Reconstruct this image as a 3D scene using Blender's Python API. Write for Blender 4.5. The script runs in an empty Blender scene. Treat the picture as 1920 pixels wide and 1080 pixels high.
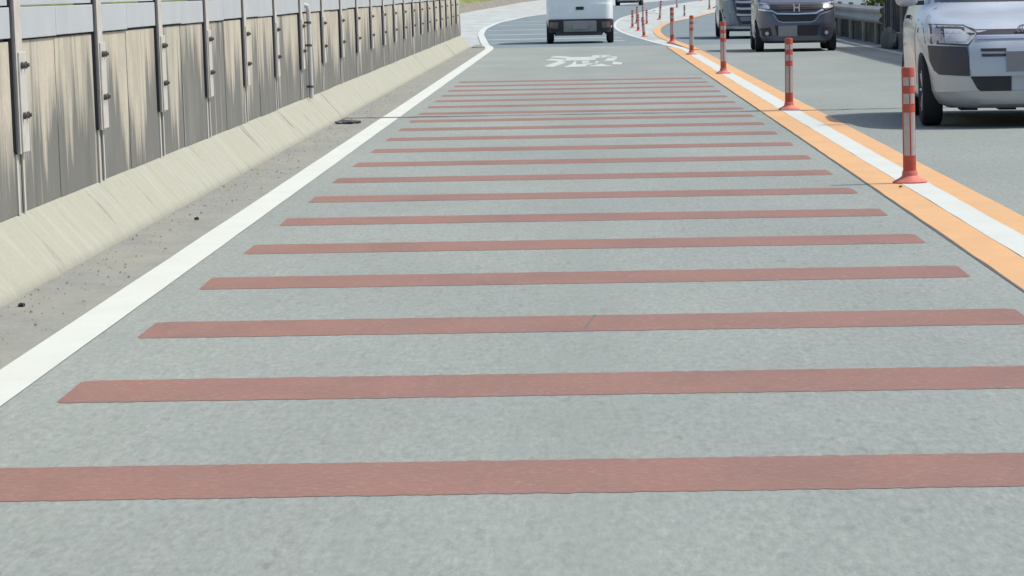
import bpy, bmesh, math, random
from mathutils import Vector, Matrix
R = math.radians
sc = bpy.context.scene
C = sc.collection
random.seed(7)
K = 1.3265            # metres along the road per survey unit

# ------------------------------------------------------------------ camera
cam = bpy.data.cameras.new("camera")
co = bpy.data.objects.new("camera", cam); C.objects.link(co); sc.camera = co
cam.sensor_width = 36.0
cam.lens = 6500 / 1920 * 36
cam.clip_start = 0.1; cam.clip_end = 5000
Pv = Vector((126.0, 564.0, -6500.0)); Dv = Vector((1, .018, 0))
Yc = Pv.normalized(); Zc = Dv.cross(Pv).normalized()
if Zc.y < 0: Zc = -Zc
Xc = Yc.cross(Zc)
co.matrix_world = Matrix(((Xc.x, Xc.y, Xc.z, 0), (Yc.x, Yc.y, Yc.z, 0), (Zc.x, Zc.y, Zc.z, 1.23), (0, 0, 0, 1)))

# ------------------------------------------------------------------ sky, sun, exposure
SUN_EL, SUN_ROT = 57, 80
w = bpy.data.worlds.new("World"); sc.world = w; w.use_nodes = True
nt = w.node_tree; bg = nt.nodes["Background"]
sky = nt.nodes.new("ShaderNodeTexSky"); sky.sky_type = 'NISHITA'; sky.sun_disc = False
sky.sun_elevation = R(SUN_EL); sky.sun_rotation = R(SUN_ROT)
sky.air_density = 1.0; sky.dust_density = 2.5; sky.ozone_density = 1.0
nt.links.new(sky.outputs[0], bg.inputs[0]); bg.inputs[1].default_value = 0.15
sl = bpy.data.lights.new("sun", 'SUN'); sl.energy = 3.15; sl.angle = R(0.5); sl.color = (1, .965, .90)
so = bpy.data.objects.new("sun", sl); C.objects.link(so)
sd = Vector((math.cos(R(SUN_EL)) * math.sin(R(SUN_ROT)), math.cos(R(SUN_EL)) * math.cos(R(SUN_ROT)), math.sin(R(SUN_EL))))
so.rotation_euler = sd.to_track_quat('Z', 'Y').to_euler()
sc.view_settings.view_transform = 'Standard'; sc.view_settings.look = 'None'
sc.view_settings.exposure = 0.21; sc.view_settings.gamma = 1

# ------------------------------------------------------------------ helpers
def tag(o, label=None, cat=None, group=None, kind=None):
    if label: o["label"] = label
    if cat: o["category"] = cat
    if group: o["group"] = group
    if kind: o["kind"] = kind
    return o

def empty(name, loc=(0, 0, 0), rz=0, **k):
    o = bpy.data.objects.new(name, None); C.objects.link(o)
    o.location = loc; o.rotation_euler = (0, 0, rz); o.empty_display_size = .1
    return tag(o, **k)

class MB:
    def __init__(s): s.v = []; s.f = []
    def add(s, vs, fs):
        n = len(s.v); s.v += [tuple(p) for p in vs]; s.f += [tuple(i + n for i in f) for f in fs]; return s
    def box(s, x0, x1, y0, y1, z0, z1):
        return s.add([(x0, y0, z0), (x1, y0, z0), (x1, y1, z0), (x0, y1, z0), (x0, y0, z1), (x1, y0, z1), (x1, y1, z1), (x0, y1, z1)],
                     [(0, 3, 2, 1), (4, 5, 6, 7), (0, 1, 5, 4), (1, 2, 6, 5), (2, 3, 7, 6), (3, 0, 4, 7)])
    def lathe(s, prof, n=24, c=(0, 0, 0), axis='Z', cap=True):
        vs = []
        for r, z in prof:
            for i in range(n):
                a = 2 * math.pi * i / n
                p = (r * math.cos(a), r * math.sin(a), z) if axis == 'Z' else (z, r * math.cos(a), r * math.sin(a))
                vs.append((p[0] + c[0], p[1] + c[1], p[2] + c[2]))
        fs = []
        for j in range(len(prof) - 1):
            for i in range(n):
                k = (i + 1) % n
                fs.append((j * n + i, j * n + k, (j + 1) * n + k, (j + 1) * n + i))
        if cap:
            fs.append(tuple(range(n))[::-1]); fs.append(tuple((len(prof) - 1) * n + i for i in range(n)))
        return s.add(vs, fs)
    def tube(s, pts, r, n=8):
        rr = r if isinstance(r, (list, tuple)) else [r] * len(pts)
        pts = [Vector(p) for p in pts]; vs = []; fs = []
        for j, p in enumerate(pts):
            d = (pts[min(j + 1, len(pts) - 1)] - pts[max(j - 1, 0)]).normalized()
            a = d.cross(Vector((0, 0, 1)) if abs(d.z) < .9 else Vector((1, 0, 0))).normalized(); b = d.cross(a)
            for i in range(n):
                t = 2 * math.pi * i / n
                vs.append(p + (a * math.cos(t) + b * math.sin(t)) * rr[j])
        for j in range(len(pts) - 1):
            for i in range(n):
                k = (i + 1) % n
                fs.append((j * n + i, j * n + k, (j + 1) * n + k, (j + 1) * n + i))
        fs.append(tuple(range(n))[::-1]); fs.append(tuple((len(pts) - 1) * n + i for i in range(n)))
        return s.add(vs, fs)
    def strip(s, pts, wl, wr, z, jit=0):
        """flat ribbon along (x, y) points, wl to the left and wr to the right"""
        vs = []
        for j, p in enumerate(pts):
            a = Vector(pts[max(j - 1, 0)]); b = Vector(pts[min(j + 1, len(pts) - 1)])
            d = (b - a).normalized(); nrm = Vector((d.y, -d.x))
            ww = (wl[j], wr[j]) if isinstance(wl, list) else (wl, wr)
            q = Vector(p)
            l = q - nrm * (ww[0] + random.uniform(-jit, jit)); r = q + nrm * (ww[1] + random.uniform(-jit, jit))
            vs += [(l.x, l.y, z), (r.x, r.y, z)]
        return s.add(vs, [(2 * j, 2 * j + 1, 2 * j + 3, 2 * j + 2) for j in range(len(pts) - 1)])
    def build(s, name, mat, parent=None, smooth=False, bevel=0, **k):
        me = bpy.data.meshes.new(name); me.from_pydata(s.v, [], s.f)
        bm = bmesh.new(); bm.from_mesh(me)
        bmesh.ops.recalc_face_normals(bm, faces=bm.faces)
        if bevel: bmesh.ops.bevel(bm, geom=bm.edges[:], offset=bevel, segments=2, profile=.6, affect='EDGES')
        bm.to_mesh(me); bm.free()
        return link(name, me, mat, parent, smooth, **k)

def link(name, me, mat, parent=None, smooth=False, **k):
    me.materials.clear()
    if mat: me.materials.append(mat)
    if smooth:
        me.polygons.foreach_set("use_smooth", [True] * len(me.polygons))
        me.set_sharp_from_angle(angle=R(38))
    o = bpy.data.objects.new(name, me); C.objects.link(o)
    if parent: o.parent = parent
    return tag(o, **k)

def flat(name, polys, z, mat, parent=None, **k):
    """flat polygon sheets, facing up"""
    me = bpy.data.meshes.new(name); bm = bmesh.new()
    for p in polys: bm.faces.new([bm.verts.new((x, y, z)) for x, y in p])
    bmesh.ops.triangulate(bm, faces=bm.faces[:])
    for f in bm.faces:
        f.normal_update()
        if f.normal.z < 0: f.normal_flip()
    bm.to_mesh(me); bm.free()
    return link(name, me, mat, parent, **k)

def copy_tree(o, parent=None):
    c = o.copy(); C.objects.link(c); c.parent = parent
    for ch in [x for x in bpy.data.objects if x.parent == o]: copy_tree(ch, c)
    return c

def spline(pts, n=6):
    out = []
    P = [Vector(p) for p in pts]
    for i in range(len(P) - 1):
        p0, p1, p2, p3 = P[max(i - 1, 0)], P[i], P[i + 1], P[min(i + 2, len(P) - 1)]
        for j in range(n):
            t = j / n
            out.append(.5 * ((2 * p1) + (p2 - p0) * t + (2 * p0 - 5 * p1 + 4 * p2 - p3) * t * t + (3 * p1 - p0 - 3 * p2 + p3) * t ** 3))
    out.append(P[-1]); return [tuple(p) for p in out]
def YK(pts): return [(x, y * K) for x, y in pts]

# ------------------------------------------------------------------ materials
class NT:
    def __init__(s, name):
        s.m = bpy.data.materials.new(name); s.m.use_nodes = True
        s.t = s.m.node_tree; s.b = s.t.nodes["Principled BSDF"]
        s.co = s.t.nodes.new("ShaderNodeTexCoord").outputs["Object"]
    def n(s, typ, **k):
        x = s.t.nodes.new(typ)
        for a, b in k.items(): setattr(x, a, b)
        return x
    def l(s, a, b): s.t.links.new(a, b)
    def mapped(s, scale, src=None):
        m = s.n("ShaderNodeMapping"); m.inputs["Scale"].default_value = scale; s.l(src or s.co, m.inputs["Vector"]); return m.outputs[0]
    def noise(s, scale=(1, 1, 1), det=4, rough=.55, dist=0):
        x = s.n("ShaderNodeTexNoise"); x.inputs["Scale"].default_value = 1; x.inputs["Detail"].default_value = det
        x.inputs["Roughness"].default_value = rough; x.inputs["Distortion"].default_value = dist
        s.l(s.mapped(scale), x.inputs["Vector"]); return x.outputs["Fac"]
    def ramp(s, src, stops):
        r = s.n("ShaderNodeValToRGB"); e = r.color_ramp.elements
        for i, (p, c) in enumerate(stops):
            if i > 1: e.new(p)
            e[i].position = p; e[i].color = (*c, 1) if isinstance(c, (tuple, list)) else (c, c, c, 1)
        s.l(src, r.inputs[0]); return r.outputs[0]
    def mix(s, fac, a, b, mode='MIX'):
        x = s.n("ShaderNodeMix", data_type='RGBA', blend_type=mode)
        for inp, v in ((x.inputs[0], fac), (x.inputs[6], a), (x.inputs[7], b)):
            if hasattr(v, "links"): s.l(v, inp)
            elif isinstance(v, (tuple, list)): inp.default_value = (*v, 1)
            else: inp.default_value = v
        return x.outputs[2]
    def math(s, op, a, b=0):
        x = s.n("ShaderNodeMath", operation=op)
        for i, v in enumerate((a, b)):
            if hasattr(v, "links"): s.l(v, x.inputs[i])
            else: x.inputs[i].default_value = v
        return x.outputs[0]
    def bump(s, h, strength=.3, dist=.01):
        b = s.n("ShaderNodeBump"); b.inputs["Strength"].default_value = strength; b.inputs["Distance"].default_value = dist
        s.l(h, b.inputs["Height"]); s.l(b.outputs[0], s.b.inputs["Normal"])
    def col(s, c):
        if hasattr(c, "links"): s.l(c, s.b.inputs["Base Color"])
        else: s.b.inputs["Base Color"].default_value = (*c, 1)
    def done(s, rough=.8, metal=0, spec=.5, **k):
        s.b.inputs["Roughness"].default_value = rough; s.b.inputs["Metallic"].default_value = metal
        s.b.inputs["Specular IOR Level"].default_value = spec
        for a, v in k.items(): s.b.inputs[a.replace("_", " ")].default_value = v
        return s.m
def sc3(c, k): return tuple(min(1, x * k) for x in c)

def plain(name, c, rough=.6, metal=0, spec=.5, var=.12, scale=8, **k):
    m = NT(name); n = m.noise((scale,) * 3, 4)
    m.col(m.ramp(n, [(.3, sc3(c, 1 - var)), (.7, sc3(c, 1 + var))]))
    return m.done(rough, metal, spec, **k)

def asphalt(name, c, grain=.20, big=.13):
    m = NT(name)
    g1 = m.noise((50, 11, 50), 4, .75); g2 = m.noise((17, 2.6, 9), 5, .75); g3 = m.noise((.7, .22, 1), 3, .5)
    v = m.n("ShaderNodeTexVoronoi"); v.inputs["Scale"].default_value = 1; m.l(m.mapped((44, 10, 44)), v.inputs["Vector"])
    a = m.ramp(g1, [(.30, sc3(c, 1 - grain)), (.70, sc3(c, 1 + grain))])
    a = m.mix(1, a, m.ramp(g2, [(.32, 1 - big), (.68, 1.0)]), 'MULTIPLY')
    a = m.mix(1, a, m.ramp(g3, [(.35, (1 - big, 1 - big, 1 - big * .9)), (.65, 1.0)]), 'MULTIPLY')
    sp = m.ramp(v.outputs["Color"], [(.05, .72), (.16, 1.0)])
    a = m.mix(.5, a, m.mix(1, a, sp, 'MULTIPLY'))
    sx = m.n("ShaderNodeSeparateXYZ"); m.l(m.co, sx.inputs[0]); g4 = m.noise((1.2, .5, 1), 4, .6)
    d = m.math('ADD', m.math('ABSOLUTE', sx.outputs[0]), m.math('MULTIPLY', g4, .3))
    a = m.mix(m.ramp(d, [(.14, .30), (.42, 0.0)]), a, sc3(c, .72))     # oil drips along the middle of the lane
    blotch = m.noise((8, 1.1, 5), 5, .75); a = m.mix(m.ramp(blotch, [(.48, 0.0), (.70, .55)]), a, (c[0] * .80, c[1] * .86, c[2] * .86))
    m.col(a); m.bump(g1, .35, .004)
    return m.done(.9, 0, .35)

def paint(name, c, under, wear=.25, grain=.05, dirt=(.955, .95, .94), rubber=.0):
    m = NT(name)
    g = m.noise((38, 38, 38), 4, .7); g2 = m.noise((3, 1.6, 3), 4, .6); g3 = m.noise((11, 7, 11), 3, .6)
    a = m.ramp(g, [(.3, sc3(c, 1 - grain)), (.7, sc3(c, 1 + grain))])
    a = m.mix(1, a, m.ramp(g2, [(.35, dirt), (.6, (1, 1, 1))]), 'MULTIPLY')
    k = m.math('MULTIPLY', m.ramp(g, [(.52, 0.0), (.66, 1.0)]), m.ramp(g3, [(.40, .15), (.62, 1.0)]))
    a = m.mix(m.math('MULTIPLY', k, wear), a, under)
    rub = m.noise((1.6, .5, 1.6), 5, .7); a = m.mix(m.ramp(rub, [(.50, 0.0), (.72, rubber)]), a, (c[0] * .55, c[1] * .62, c[2] * .66))
    m.col(a); m.bump(g, .25, .003)
    return m.done(.75, 0, .4)

ASPH = (.268, .297, .272)
M = {}
M['asphalt'] = asphalt("asphalt", ASPH)
M['asphalt_far'] = asphalt("older_asphalt", (.195, .238, .245), .08)
m = NT("shoulder_asphalt")
g1 = m.noise((50, 50, 50), 4, .7); g2 = m.noise((1.5, .45, 1), 4, .6); g3 = m.noise((6, 3, 6), 4, .65)
a = m.ramp(g1, [(.3, (.198, .205, .188)), (.7, (.29, .298, .272))])
a = m.mix(m.ramp(g2, [(.42, 0.0), (.62, .8)]), a, (.272, .274, .232))
a = m.mix(1, a, m.ramp(g3, [(.3, .86), (.6, 1.0)]), 'MULTIPLY')
m.col(a); m.bump(g1, .4, .006); M['shoulder'] = m.done(.95, 0, .2)
M['white'] = paint("white_road_paint", (.535, .565, .52), ASPH, .28)
M['white_text'] = paint("worn_white_road_paint", (.455, .485, .455), ASPH, .55)
M['white_faint'] = paint("faded_white_road_paint", (.44, .49, .49), (.2, .24, .25), .4)
M['orange'] = paint("orange_road_paint", (.60, .355, .165), (.4, .3, .2), .3, .05, (.93, .92, .92))
M['red'] = paint("red_road_paint", (.240, .124, .096), ASPH, .36, .10, (.90, .94, .95), rubber=.4)
M['line_lip'] = plain("dark_joint_sealant", (.09, .092, .088), .8)
M['joint'] = plain("black_rubber_joint", (.05, .05, .048), .8)
M['conc_dark0'] = plain('old_scuff', (.15, .12, .11), .9)
M['tan'] = plain("tan_patch_mortar", (.30, .26, .23), .9)

m = NT("light_gravel")
v = m.n("ShaderNodeTexVoronoi"); v.inputs["Scale"].default_value = 3.0; m.l(m.mapped((1.2, .22, 1)), v.inputs["Vector"])
g1 = m.noise((.8, .25, 1), 5, .7)
a = m.ramp(v.outputs["Color"], [(.1, (.37, .40, .38)), (.6, (.455, .48, .455))])
a = m.mix(1, a, m.ramp(g1, [(.35, .84), (.6, 1.0)]), 'MULTIPLY')
m.col(a); m.bump(v.outputs["Distance"], .3, .02); M['gravel'] = m.done(.95, 0, .1)
M['soil'] = plain("bare_soil", (.21, .195, .165), 1, 0, .1, .3, 1.5)
m = NT("grass_ground"); g1 = m.noise((2.5, 1.2, 2), 6, .75); g2 = m.noise((.3, .1, .3), 3, .6)
a = m.ramp(g1, [(.3, (.085, .115, .03)), (.55, (.20, .235, .075)), (.75, (.30, .31, .13))])
a = m.mix(1, a, m.ramp(g2, [(.35, .8), (.6, 1.0)]), 'MULTIPLY'); m.col(a); m.bump(g1, .6, .1); M['grass'] = m.done(1, 0, .1)
M['ground'] = plain("dry_grassy_ground", (.16, .165, .09), 1, 0, .1, .25, .7)

def kerbmat():
    m = NT("kerb_concrete")
    st = m.noise((1.6, 7.5, 1.6), 5, .7, .1); st2 = m.noise((2.2, 2.6, 2.2), 4, .65, .3); g = m.noise((60, 60, 60), 3, .7)
    st3 = m.noise((1.8, 8.5, 1.8), 5, .7)
    a = m.ramp(g, [(.3, (.312, .312, .250)), (.7, (.365, .362, .292))])
    a = m.mix(m.ramp(st, [(.47, 0.0), (.70, .55)]), a, (.41, .418, .365))
    k = m.math('MULTIPLY', m.ramp(st3, [(.54, 0.0), (.68, 1.0)]), m.ramp(st2, [(.49, 0.0), (.60, .85)]))
    a = m.mix(k, a, (.15, .152, .125))
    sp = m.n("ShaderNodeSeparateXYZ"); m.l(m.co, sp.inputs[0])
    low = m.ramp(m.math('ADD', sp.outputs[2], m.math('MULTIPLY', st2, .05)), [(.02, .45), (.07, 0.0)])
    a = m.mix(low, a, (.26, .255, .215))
    m.col(a); m.bump(g, .3, .004); return m.done(.92, 0, .2)
M['kerb'] = kerbmat()

def wallmat():
    m = NT("stained_concrete")
    sp = m.n("ShaderNodeSeparateXYZ"); m.l(m.co, sp.inputs[0]); z = sp.outputs[2]
    bay = m.noise((.1, .8, .05), 2, .5); jag = m.noise((1, 3.6, .30), 5, .72, .2); fine = m.noise((1, 9, .35), 4, .65, .1)
    g = m.noise((45, 45, 45), 3, .7); wide = m.noise((1, 1.7, .4), 3, .6)
    a = m.ramp(g, [(.3, (.47, .425, .335)), (.7, (.54, .495, .39))])
    a = m.mix(m.ramp(wide, [(.45, 0.0), (.65, .45)]), a, (.40, .38, .32))
    # grey grime, its upper edge hanging down in tongues
    e = m.math('ADD', z, m.math('MULTIPLY', m.math('SUBTRACT', jag, .5), 2.1))
    e = m.math('ADD', e, m.math('MULTIPLY', m.math('SUBTRACT', bay, .5), 1.5))
    k = m.ramp(e, [(.62, 1.0), (.70, .55), (.90, 0.0)])
    a = m.mix(m.math('MULTIPLY', k, .92), a, (.145, .148, .138))
    a = m.mix(m.ramp(m.noise((2, 1.5, 1.3), 6, .75), [(.46, 0.0), (.64, .42)]), a, (.24, .235, .21))
    a = m.mix(m.ramp(fine, [(.52, 0.0), (.72, .52)]), a, (.115, .115, .105))
    a = m.mix(m.ramp(m.noise((1, 8, .22), 3, .6, .1), [(.625, 0.0), (.67, .45)]), a, (.52, .49, .39))
    rust = m.math('MULTIPLY', m.ramp(m.noise((1, 11, .2), 2), [(.60, 0.0), (.66, .35)]), m.ramp(z, [(.5, 0.0), (.9, 1.0)]))
    a = m.mix(rust, a, (.36, .27, .17))
    m.col(a); m.bump(g, .3, .004); return m.done(.93, 0, .15)
M['wall'] = wallmat()
M['panel'] = plain("pale_grey_coated_metal", (.43, .455, .46), .55, 0, .4, .05, 3)
M['panel_dirt'] = plain("dark_panel_gasket", (.10, .105, .11), .8)
M['post'] = plain("galvanised_post", (.50, .465, .42), .6, 0, .4, .12, 9)
M['plate'] = plain("painted_plate", (.50, .485, .43), .6, 0, .4, .08, 9)
M['gap_shade'] = plain("black_gap_shade", (.035, .037, .043), .8, 0, .3)
M['bolt'] = plain("rusty_bolt", (.09, .085, .08), .7, .3)
M['pipe'] = plain("white_plastic_pipe", (.52, .52, .50), .5, 0, .4, .06)

# vehicle materials
def car_paint(name, c, metal=.35, rough=.32, coat=.6):
    m = NT(name); n = m.noise((3, 3, 3), 4, .6); d = m.noise((90, 90, 90), 2)
    a = m.ramp(n, [(.3, sc3(c, .93)), (.7, sc3(c, 1.05))])
    m.col(a)
    r = m.ramp(n, [(.3, rough), (.7, rough + .12)]); m.l(r, m.b.inputs["Roughness"])
    m.b.inputs["Metallic"].default_value = metal; m.b.inputs["Coat Weight"].default_value = coat; m.b.inputs["Coat Roughness"].default_value = .08
    return m.m
M['silver'] = car_paint("silver_paint", (.48, .525, .56), .35, .38)
M['gunmetal'] = car_paint("dark_grey_paint", (.105, .117, .152), .35, .33)
M['bluegrey'] = car_paint("blue_grey_paint", (.15, .18, .23), .4, .33)
M['vanwhite'] = car_paint("white_van_paint", (.82, .87, .87), 0, .4, .4)
M['vandark'] = car_paint("dark_blue_paint", (.03, .045, .06), .2, .35)
M['plastic'] = plain("black_plastic", (.035, .036, .042), .65, 0, .4)
M['plastic_grey'] = plain("grey_plastic", (.062, .062, .072), .6, 0, .4)
M['tyre'] = plain("tyre_rubber", (.028, .029, .032), .85, 0, .3)
M['rim'] = plain("wheel_metal", (.42, .43, .45), .35, .7)
M['chrome'] = plain("chrome", (.82, .83, .85), .12, 1.0, .5, .02)
M['satin'] = plain("satin_silver_trim", (.5, .51, .53), .35, .7, .5, .03)
M['plate_blank'] = plain("blank_plate", (.27, .275, .29), .6, 0, .4, .04)
M['under'] = plain("underbody", (.02, .02, .022), .9)
def glass(name, c, rough=.05):
    m = NT(name); n = m.noise((2, 2, 2), 2); m.col(m.ramp(n, [(.3, sc3(c, .9)), (.7, sc3(c, 1.1))]))
    return m.done(rough, 0, .6, Coat_Weight=1.0, Coat_Roughness=.02)
M['glass'] = glass("tinted_glass", (.02, .026, .03))
M['lens'] = plain("clear_lamp_lens", (.40, .43, .45), .38, 0, .4, .2, 30)
M['lens_in'] = plain("lamp_reflector", (.62, .64, .66), .4, .2)
M['amber'] = glass("amber_lens", (.16, .10, .06), .3)
M['redlens'] = glass("red_lens", (.13, .06, .06), .3)
M['fog'] = glass("fog_lens", (.5, .52, .52), .15)

# ------------------------------------------------------------------ ground and road
Y0 = -12.0
left_line = YK([(-1.85, -9), (-1.85, 20), (-1.85, 44), (-1.85, 53.2), (-1.93, 55.4), (-2.10, 58.0), (-2.42, 65), (-2.68, 71), (-2.93, 80.3), (-2.97, 88.2), (-2.93, 96.2), (-2.70, 102.1), (-2.38, 112.5), (-1.68, 122.4), (-.6, 138), (1.0, 158), (3.4, 184), (6.6, 212), (11, 245)])
ll = left_line[:4] + spline(left_line[3:], 8)[1:]
right_line = YK([(2.03, 51), (1.86, 54), (1.68, 57.2), (1.47, 62.2), (1.30, 66.5), (1.14, 73.2), (1.13, 81.2), (1.30, 90.8), (1.70, 102.7), (2.33, 113.5), (3.5, 131.8), (4.85, 153.6), (6.5, 173), (8.7, 198), (13, 240)])
rl = spline(right_line, 8)
orange_line = YK([(2.20, 50), (2.08, 56), (2.0, 60), (1.97, 64.5), (2.12, 72.2), (2.46, 79.6), (3.08, 88.4), (4.1, 97.5), (5.95, 116.4), (9.2, 142), (15, 178), (22, 210)])
ol = spline(orange_line, 8)

ground = flat("ground", [[(-1500, -300), (1500, -300), (1500, 3000), (-1500, 3000)]], -.06, M['ground'], kind="structure", label="dry grassy ground around the motorway")
BR = 54.3 * K
road = flat("road", [[(-2.36, Y0), (6.15, Y0), (6.15, BR), (-2.36, BR)]], 0, M['asphalt'], kind="structure", label="pale grey asphalt of the two lanes on the bridge")
far_l = [(x - .02, y) for x, y in ll if y > BR]
far_road = flat("far_road", [[(-1.9, BR)] + far_l + [(60, 245 * K), (34, 200 * K), (20, 160 * K), (12, 120 * K), (8.4, 90 * K), (6.6, 66 * K), (6.15, BR)]], 0, M['asphalt_far'], kind="structure", label="older darker asphalt where the lanes fork past the bridge")
flat("shoulder", [[(-2.34, Y0), (-1.93, Y0), (-1.93, 53.5 * K), (-2.0, 55 * K), (-2.34, 55 * K)]], .0012, M['shoulder'], kind="structure", label="dusty brown grey hard shoulder between white line and kerb")
flat("gravel", [[(-2.37, 30 * K), (-2.37, BR), (-1.99, BR)] + [(x - .05, y) for x, y in ll if y > BR] + [(6, 245 * K), (-2, 300 * K), (-60, 300 * K), (-60, 30 * K)]], -.012, M['gravel'], kind="stuff", label="pale gravel verge beyond the end of the wall")
# pale island between the white line and the orange line
isl = [p for p in rl if p[1] > 56 * K] ; iso = [p for p in ol if p[1] > 56 * K]
flat("traffic_island", [isl + iso[::-1]], .004, M['gravel'], kind="structure", label="pale paved island between white and orange lines, with red posts")
# grass bank, far side of the gravel
bank = YK([(-6.6, 120), (-6.15, 131), (-6.0, 150), (-5.6, 178), (-5.05, 232), (-3.0, 300)])
bank = [(-60, 118 * K), (-20, 119 * K)] + bank
s = MB(); n = len(bank)
vs = [(x, y, -.02) for x, y in bank] + [(x - .5, y + 1.5, .42) for x, y in bank]
s.add(vs, [(i, i + 1, n + i + 1, n + i) for i in range(n - 1)]); s.build("soil_bank", M['soil'], kind="structure", label="strip of bare brown soil under the grass bank")
s = MB(); vs = [(x - .5, y + 1.5, .42) for x, y in bank] + [(x - 3, y + 25, 3.0) for x, y in bank] + [(x - 10, y + 70, 5) for x, y in bank]
s.add(vs, [(r * n + i, r * n + i + 1, (r + 1) * n + i + 1, (r + 1) * n + i) for r in range(2) for i in range(n - 1)])
s.build("grass_hill", M['grass'], kind="structure", smooth=True, label="sunlit grass bank beyond the gravel")

# painted markings and the joint are part of the road
s = MB(); seg = [(x, y) for x, y in ll]
dense = []
for a, b in zip(seg, seg[1:]):
    k = max(1, int((b[1] - a[1]) / .8))
    dense += [(a[0] + (b[0] - a[0]) * i / k, a[1] + (b[1] - a[1]) * i / k) for i in range(k)]
JY = 25.36 * K
s.strip([p for p in dense if p[1] < JY - .15] + [(-1.85, JY - .13)], .085, .085, .0036, .002)
s.build("edge_line", M['white'], road, label="thick white line along the hard shoulder, near stretch")
s = MB(); s.strip([(-1.85, JY + .13)] + [p for p in dense if p[1] > JY + .2], .085, .085, .0036, .002)
s.build("edge_line", M['white'], road, label="white shoulder line beyond the joint, curving round the gravel")
def longline(name, x0, x1, y0, y1, mat, z, jit=.003, **k):
    s = MB(); pts = []; y = y0
    while y < y1: pts.append(((x0 + x1) / 2, y)); y += .5
    pts.append(((x0 + x1) / 2, y1)); s.strip(pts, (x1 - x0) / 2, (x1 - x0) / 2, z, jit); s.build(name, mat, road, **k)
longline("orange_line", 1.748, 1.945, Y0, JY - .05, M['orange'], .0024, label="orange line on the lane side, near the joint")
longline("orange_line", 1.748, 1.945, JY + .05, 52.6 * K, M['orange'], .0024, label="orange line on the lane side, beyond the joint")
longline("centre_line", 1.945, 2.115, Y0, JY - .05, M['white'], .0036, label="white line carrying the red posts, near stretch")
longline("centre_line", 1.945, 2.115, JY + .05, 51 * K, M['white'], .0036, label="white line carrying the red posts, beyond the joint")
longline("orange_line", 2.115, 2.29, Y0, JY - .05, M['orange'], .0024, label="orange line on the oncoming side, near stretch")
longline("orange_line", 2.115, 2.29, JY + .05, 50 * K, M['orange'], .0024, label="orange line on the oncoming side, beyond the joint")
s = MB(); s.strip(rl, .085, .085, .0036, .002); s.build("centre_line", M['white'], far_road, label="white line looping round the island")
s = MB(); s.strip(ol, .10, .10, .013, .002); s.build("orange_line", M['orange'], far_road, label="orange line bending away with the oncoming lane")
s = MB(); s.strip(YK([(1.737, -9), (1.737, 24), (1.737, 25.2)]), .004, .004, .0048); s.strip(YK([(1.737, 25.5), (1.739, 38), (1.737, 53)]), .007, .004, .0048); s.build("sealant_line", M['line_lip'], road)
s = MB(); s.strip(YK([(5.50, -9), (5.50, 55)]), .075, .075, .0036, .002); s.strip(YK([(5.50, 55), (5.62, 66), (6.9, 90), (10, 118)]), .075, .075, .011); s.build("edge_line", M['white'], road, label="white line at the outer edge of the oncoming lane")
s = MB(); s.strip(YK([(2.4, 122), (3.6, 116), (3.7, 134)]), .09, .09, .012); s.strip(YK([(3.6, 128), (5.2, 150), (6.3, 158), (7.2, 150)]), .09, .09, .012); s.build("fork_line", M['white'], far_road)

def stripe(y, w, label=None, x0=-1.612, x1=1.612):
    pts = []; N = 150; r = .045
    for i in range(N + 1):
        x = x0 + (x1 - x0) * i / N
        d = min(x - x0, x1 - x); e = 0 if d > r else (r - math.sqrt(max(0, r * r - (r - d) ** 2))) * .8
        pts.append((x, e))
    lo = [(x + random.uniform(-.004, .004), y - w / 2 + e * .9 + random.uniform(-.009, .009)) for x, e in pts]
    hi = [(x + random.uniform(-.004, .004), y + w / 2 - e * .9 + random.uniform(-.009, .009)) for x, e in pts]
    s = MB(); n = len(lo)
    s.add([(a, b, .0012) for a, b in lo + hi], [(i, i + 1, n + i + 1, n + i) for i in range(n - 1)])
    return s.build("red_stripe", M['red'], road, label=label)
sy = [5.09, 6.556, 8.09, 9.56, 11.07, 12.52, 14.01, 15.50, 17.02, 18.55, 20.12, 21.66, 23.15, 24.60]
while sy[-1] < 34.6: sy.append(sy[-1] + 1.452)
for i, y in enumerate(sy): stripe(y * K + random.uniform(-.01, .01), .455 * K)
for y in (59.3, 63.2, 69.8, 77.6, 87.5, 97.0):
    s = MB(); x0 = -2.0 - (y - 58) * .045 if y < 75 else -2.75
    s.strip(YK([(x0, y), (1.0, y + .5)]), .30, .30, .002); s.build("faint_stripe", M['white_faint'], far_road)
# the lane joint
s = MB(); pts = [(-2.30 + i * .12, JY + random.uniform(-.035, .035) + (.12 if i > 40 else 0)) for i in range(70)]
s.strip(pts, .035, .04, .006, .016); s.build("expansion_joint", M['joint'], road, label="thin ragged black joint crossing both lanes")
flat("joint_mortar", [[(-2.32, JY + .05), (-1.3, JY + .05), (-1.3, JY + .12), (-2.32, JY + .14)]], .0048, M['tan'], road)
# painted character on the carriageway
cv = bpy.data.curves.new("lane_character", 'FONT'); cv.body = "減"; cv.offset = .022
to = bpy.data.objects.new("tmp", cv); C.objects.link(to)
dg = bpy.context.evaluated_depsgraph_get(); me = bpy.data.meshes.new_from_object(to.evaluated_get(dg)); bpy.data.objects.remove(to)
xs = [v.co.x for v in me.vertices]; ys = [v.co.y for v in me.vertices]
nv = len(me.vertices); base = []
for v in me.vertices:
    base.append((-.585 + (v.co.x - min(xs)) / (max(xs) - min(xs)) * 1.25, (40.7 + (v.co.y - min(ys)) / (max(ys) - min(ys)) * 6.4) * K))
fcs = [tuple(p.vertices) for p in me.polygons]; s = MB()
for j, (dx, dy) in enumerate(((0, 0), (.016, .12), (-.016, -.12), (0, .26), (0, -.26))):
    s.add([(x + dx, y + dy, .0015 + j * .0003) for x, y in base], fcs)
s.build("lane_character", M['white_text'], road, label="worn white painted character on the lane")
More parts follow.
